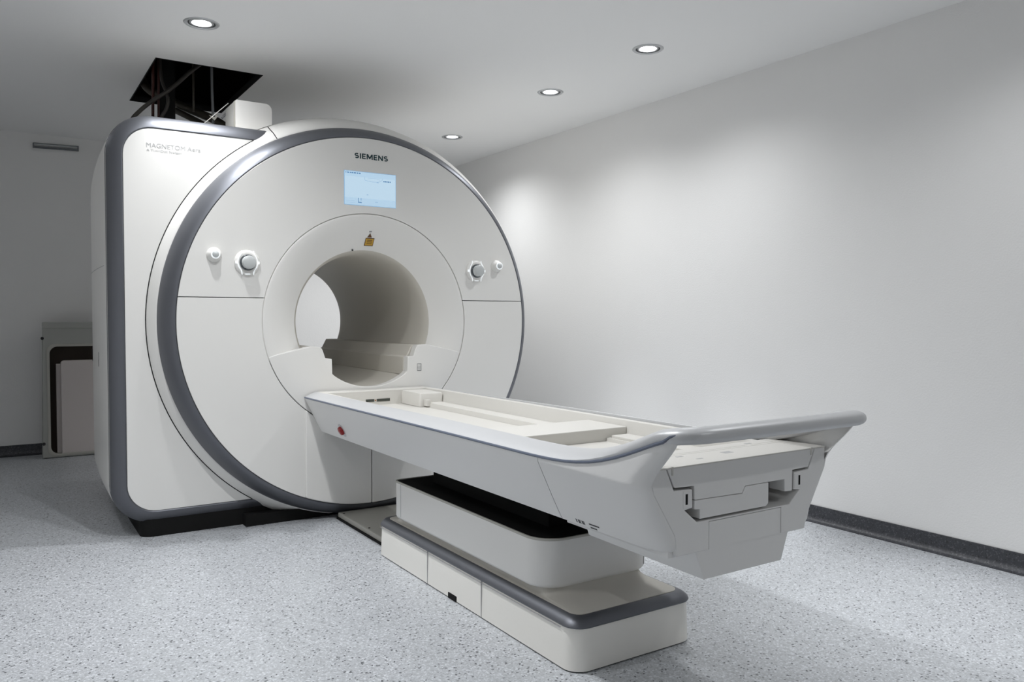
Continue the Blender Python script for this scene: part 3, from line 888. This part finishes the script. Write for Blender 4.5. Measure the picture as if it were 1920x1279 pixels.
for i, (ya, w) in enumerate(((-2.050, .004), (-2.060, .006), (-2.068, .003), (-2.076, .006), (-2.084, .003))):
    side_patch([(ya, .4535), (ya - w, .4535), (ya - w, .464), (ya, .464)], M['ink'], 'side_print', .0006)
side_patch([(-2.108, .4595), (-2.150, .4595), (-2.150, .4635), (-2.108, .4635)], M['ink'], 'side_vent', .0006)
side_patch([(-2.108, .4495), (-2.135, .4495), (-2.135, .4535), (-2.108, .4535)], M['ink'], 'side_vent', .0006)
# ------------------------------------------------------------------ other things
# floor plate between table base and scanner
P = thing('floor_plate', 'low beige metal floor plate between the table base and the scanner', 'floor plate', (0, -.31, 0))
bm = stack([(-.172, .172, -.640, .020, .006, .009), (-.172, .172, -.640, .020, .006, .028), (-.168, .168, -.637, .017, .005, .031)])
link('cover_sheet', bm, M['plate'], P, bevel=.001)
link('edge_strip', stack([(-.180, .180, -.641, .022, .006, 0), (-.180, .180, -.641, .022, .006, .010)]), M['black'], P)
for yy in (-.02, -.34):
    bm = bmesh.new()
    bmesh.ops.create_uvsphere(bm, u_segments=10, v_segments=6, radius=.006, matrix=Matrix.Translation((-.155, yy, .031)) @ Matrix.Diagonal((1, 1, .4, 1)))
    link('screw', bm, M['black'], P)

# white duct cover between scanner top and ceiling
D = thing('duct_box', 'small white box standing on top of the scanner under the ceiling opening', 'box', (-.50, .36, 1.925))
def drr(e, R=1.087):                                     # underside follows the curve of the drum it stands on
    up = [p for p in rrect(-.583 + e, -.405 - e, 1.925, 2.076 - e, (.002, .002, .032, .006), 6) if p[1] > 2.0]
    xs = [-.583 + e + (.178 - 2 * e) * k / 8 for k in range(9)]
    return [(x, max(1.926, ZC + sqrt(R ** 2 - x * x))) for x in xs] + up
bm = bmesh.new(); loft(bm, [[(x, y, z) for x, z in drr(e, R)] for e, y, R in ((.004, .288, 1.0725), (.001, .289, 1.0725), (0, .292, 1.073), (0, .34, 1.081), (0, .50, 1.0855))], True, True, True)
link('front_shell', bm, M['white'], D)
bm = box(-.586, -.583, .300, .306, 1.926, 2.072)
link('edge_profile', box(-.586, -.583, .318, .322, 1.926, 2.072), M['plate'], D, smooth=False)
link('edge_profile', bm, M['plate'], D, smooth=False)

# cables and pipes through the opening
def run(name, label, cat, pts, r, m, group=None):
    bm = bmesh.new(); tube(bm, pts, r); return tag(link(name, bm, m), label, cat, group)
run('cable', 'dark cable slanting up from the left top corner of the scanner into the ceiling opening', 'cable',
    [(-1.0, .82, 1.93), (-.985, .81, 2.02), (-.944, .80, 2.078), (-.885, .80, 2.137), (-.819, .80, 2.191), (-.763, .80, 2.245), (-.69, .80, 2.325), (-.55, .82, 2.46)], .0105, M['cable'])
run('cable', 'brown cable curving steeply beside the red one above the scanner', 'cable',
    [(-.850, .86, 1.925), (-.845, .84, 2.02), (-.834, .83, 2.069), (-.812, .83, 2.11), (-.802, .83, 2.155), (-.806, .84, 2.20), (-.83, .86, 2.3), (-.84, .88, 2.6)], .0085, M['cable'])
run('cable', 'red-brown cable rising straight from the scanner top at the left', 'cable',
    [(-.866, .90, 1.925), (-.866, .90, 2.1), (-.862, .905, 2.3), (-.86, .91, 2.6)], .0075, M['redcable'])
run('cable', 'thin dark red cable just right of the red-brown one above the scanner', 'cable',
    [(-.838, .90, 1.925), (-.838, .90, 2.1), (-.834, .905, 2.3), (-.83, .91, 2.6)], .006, M['redcable'])
run('pipe', 'thick dull pipe sloping across the ceiling opening down to the scanner', 'pipe',
    [(-.88, 1.29, 2.42), (-.84, 1.24, 2.315), (-.76, 1.16, 2.255), (-.66, 1.05, 2.185), (-.55, .93, 2.115), (-.49, .86, 2.06), (-.455, .83, 2.025), (-.445, .82, 2.005)], .023, M['pipe'])
run('pipe', 'second dull pipe running just below the thick one above the scanner', 'pipe',
    [(-.72, 1.09, 2.175), (-.64, .98, 2.11), (-.575, .905, 2.055), (-.55, .88, 2.015), (-.545, .875, 1.98)], .017, M['pipe'])
run('pipe', 'thin upright pale rod in the middle of the ceiling opening', 'pipe',
    [(-.655, .92, 2.14), (-.655, .92, 2.2), (-.655, .92, 2.3), (-.655, .92, 2.6)], .006, M['pipe'])
run('pipe', 'upright pale rod beside the white duct box in the ceiling opening', 'pipe',
    [(-.570, .84, 2.07), (-.570, .84, 2.12), (-.574, .84, 2.3), (-.574, .84, 2.6)], .007, M['vent'])
run('cable', 'thin white wire running diagonally up to the white duct box', 'cable',
    [(-.72, .42, 1.955), (-.68, .41, 1.993), (-.644, .40, 2.029), (-.592, .40, 2.080)], .0018, M['white'])
bm = bmesh.new()
tube(bm, [(-.602, .50, 2.025), (-.585, .50, 2.045), (-.568, .505, 2.062)], .006, 4)
tag(link('bracket', bm, M['vent']), 'short grey metal bracket beside the white duct box', 'bracket')
bm = bmesh.new(); solid(bm, [(-.660, 2.038), (-.632, 2.014), (-.617, 2.034), (-.621, 2.050), (-.632, 2.030)], .52, .524, 0)
tag(link('bent_strap', bm, M['plate'], smooth=False), 'small bent pale metal strap above the scanner frame, left of the duct box', 'strap')
bm = box(-.825, -.745, .945, 1.0, 1.925, 2.60); tag(link('conduit_post', bm, M['black'], smooth=False), 'black upright conduit behind the red and brown cables on the scanner', 'conduit')
bm = box(-.605, -.548, HOLE[2] + .03, HOLE[2] + .085, CEIL + .034, CEIL + .050)
tag(link('wooden_batten', bm, M['wood'], smooth=False), 'small orange wooden batten at the near edge of the ceiling opening', 'batten')

# frame leaning at the back wall, with a white slab in it
F = thing('access_frame', 'grey-white open frame with rounded corners standing at the back wall, left of the scanner', 'frame', (-1.0, 2.75, 0))
o = [(-1.334, .004), (-.70, .004), (-.70, .962), (-1.322, .962)]
bm = plate([o, rrect(-1.292, -.74, .022, .800, .05, 8)], 2.70, 2.80)
link('frame_face', bm, M['frame'], F, smooth=False, bevel=.004)
bm = bmesh.new(); loft(bm, [[(x, y, z) for x, z in rrect(-1.293 + e, -.739 - e, .021 + e, .801 - e, .05, 8)] for e, y in ((.010, 2.697), (0, 2.695), (-.008, 2.697), (-.008, 2.701))], True)
link('opening_bead', bm, M['plate'], F)
link('frame_back', box(-1.31, -.71, 2.802, 2.86, .006, .94), M['void'], F, smooth=False)
link('top_rail', box(-1.324, -.70, 2.694, 2.70, .920, .962), M['frame'], F, smooth=False, bevel=.002)
for z in (.85, .105):
    bm = bmesh.new()
    bmesh.ops.create_uvsphere(bm, u_segments=10, v_segments=6, radius=.011, matrix=Matrix.Translation((-1.326, 2.698, z)))
    link('bolt', bm, M['ink'], F)
Fm = thing('foam_slab', 'off-white slab standing inside the open frame at the back wall', 'slab', (-1.1, 2.75, .022))
bm = bmesh.new()
loft(bm, [[(x, y, z) for x, z in rrect(-1.215, -.80, .024, .690, (.004, .004, .02, .02), 5)] for y in (2.705, 2.75)], True, True, True)
link('slab_front', bm, M['foam'], Fm, bevel=.004)
link('slab_rear', box(-1.242, -.80, 2.752, 2.795, .024, .665), M['foam'], Fm, smooth=False, bevel=.004)

# slot vent high on the back wall
V = thing('air_vent', 'narrow grey slot vent high on the back wall at the left', 'vent', (-1.2, YB, 2.24))
bm = plate([[(-1.353, 2.216), (-1.063, 2.224), (-1.063, 2.262), (-1.353, 2.254)], [(-1.345, 2.222), (-1.071, 2.230), (-1.071, 2.256), (-1.345, 2.248)]], YB - .012, YB)
link('vent_frame', bm, M['vent'], V, smooth=False)
for dz in (.0, .016):
    bm = plate([[(-1.345, 2.224 + dz), (-1.071, 2.232 + dz), (-1.071, 2.241 + dz), (-1.345, 2.233 + dz)]], YB - .010, YB)
    link('vent_slat', bm, M['knobg'] if dz else M['vent'], V, smooth=False)

# ------------------------------------------------------------------ world, camera, colour
w = bpy.data.worlds.new('room_dark'); SC.world = w; w.use_nodes = True
w.node_tree.nodes['Background'].inputs['Color'].default_value = (.5, .52, .56, 1)
w.node_tree.nodes['Background'].inputs['Strength'].default_value = 0.0
cam = bpy.data.cameras.new('camera'); co = bpy.data.objects.new('camera', cam); COL.objects.link(co)
yaw, pitch, roll, f = .5750, -.0321, .0015, 1483.06
F_ = Vector((sin(yaw) * cos(pitch), cos(yaw) * cos(pitch), sin(pitch)))
R_ = Vector((cos(yaw), -sin(yaw), 0)); U_ = R_.cross(F_)
R2 = R_ * cos(roll) + U_ * sin(roll); U2 = -R_ * sin(roll) + U_ * cos(roll)
m = Matrix((R2, U2, -F_)).transposed().to_4x4(); m.translation = Vector((-1.5761, -3.7451, 1.0145))
co.matrix_world = m
cam.sensor_fit = 'HORIZONTAL'; cam.sensor_width = 36; cam.lens = f / 1920 * 36; cam.clip_start = .02
SC.camera = co
vs = SC.view_settings
vs.view_transform = 'Standard'; vs.look = 'None'; vs.gamma = 1; vs.use_curve_mapping = False
vs.exposure = 0.0
SC.cycles.max_bounces = 10; SC.cycles.diffuse_bounces = 6; SC.cycles.use_denoising = True
SC.cycles.sample_clamp_indirect = 6; SC.cycles.caustics_reflective = False; SC.cycles.caustics_refractive = False
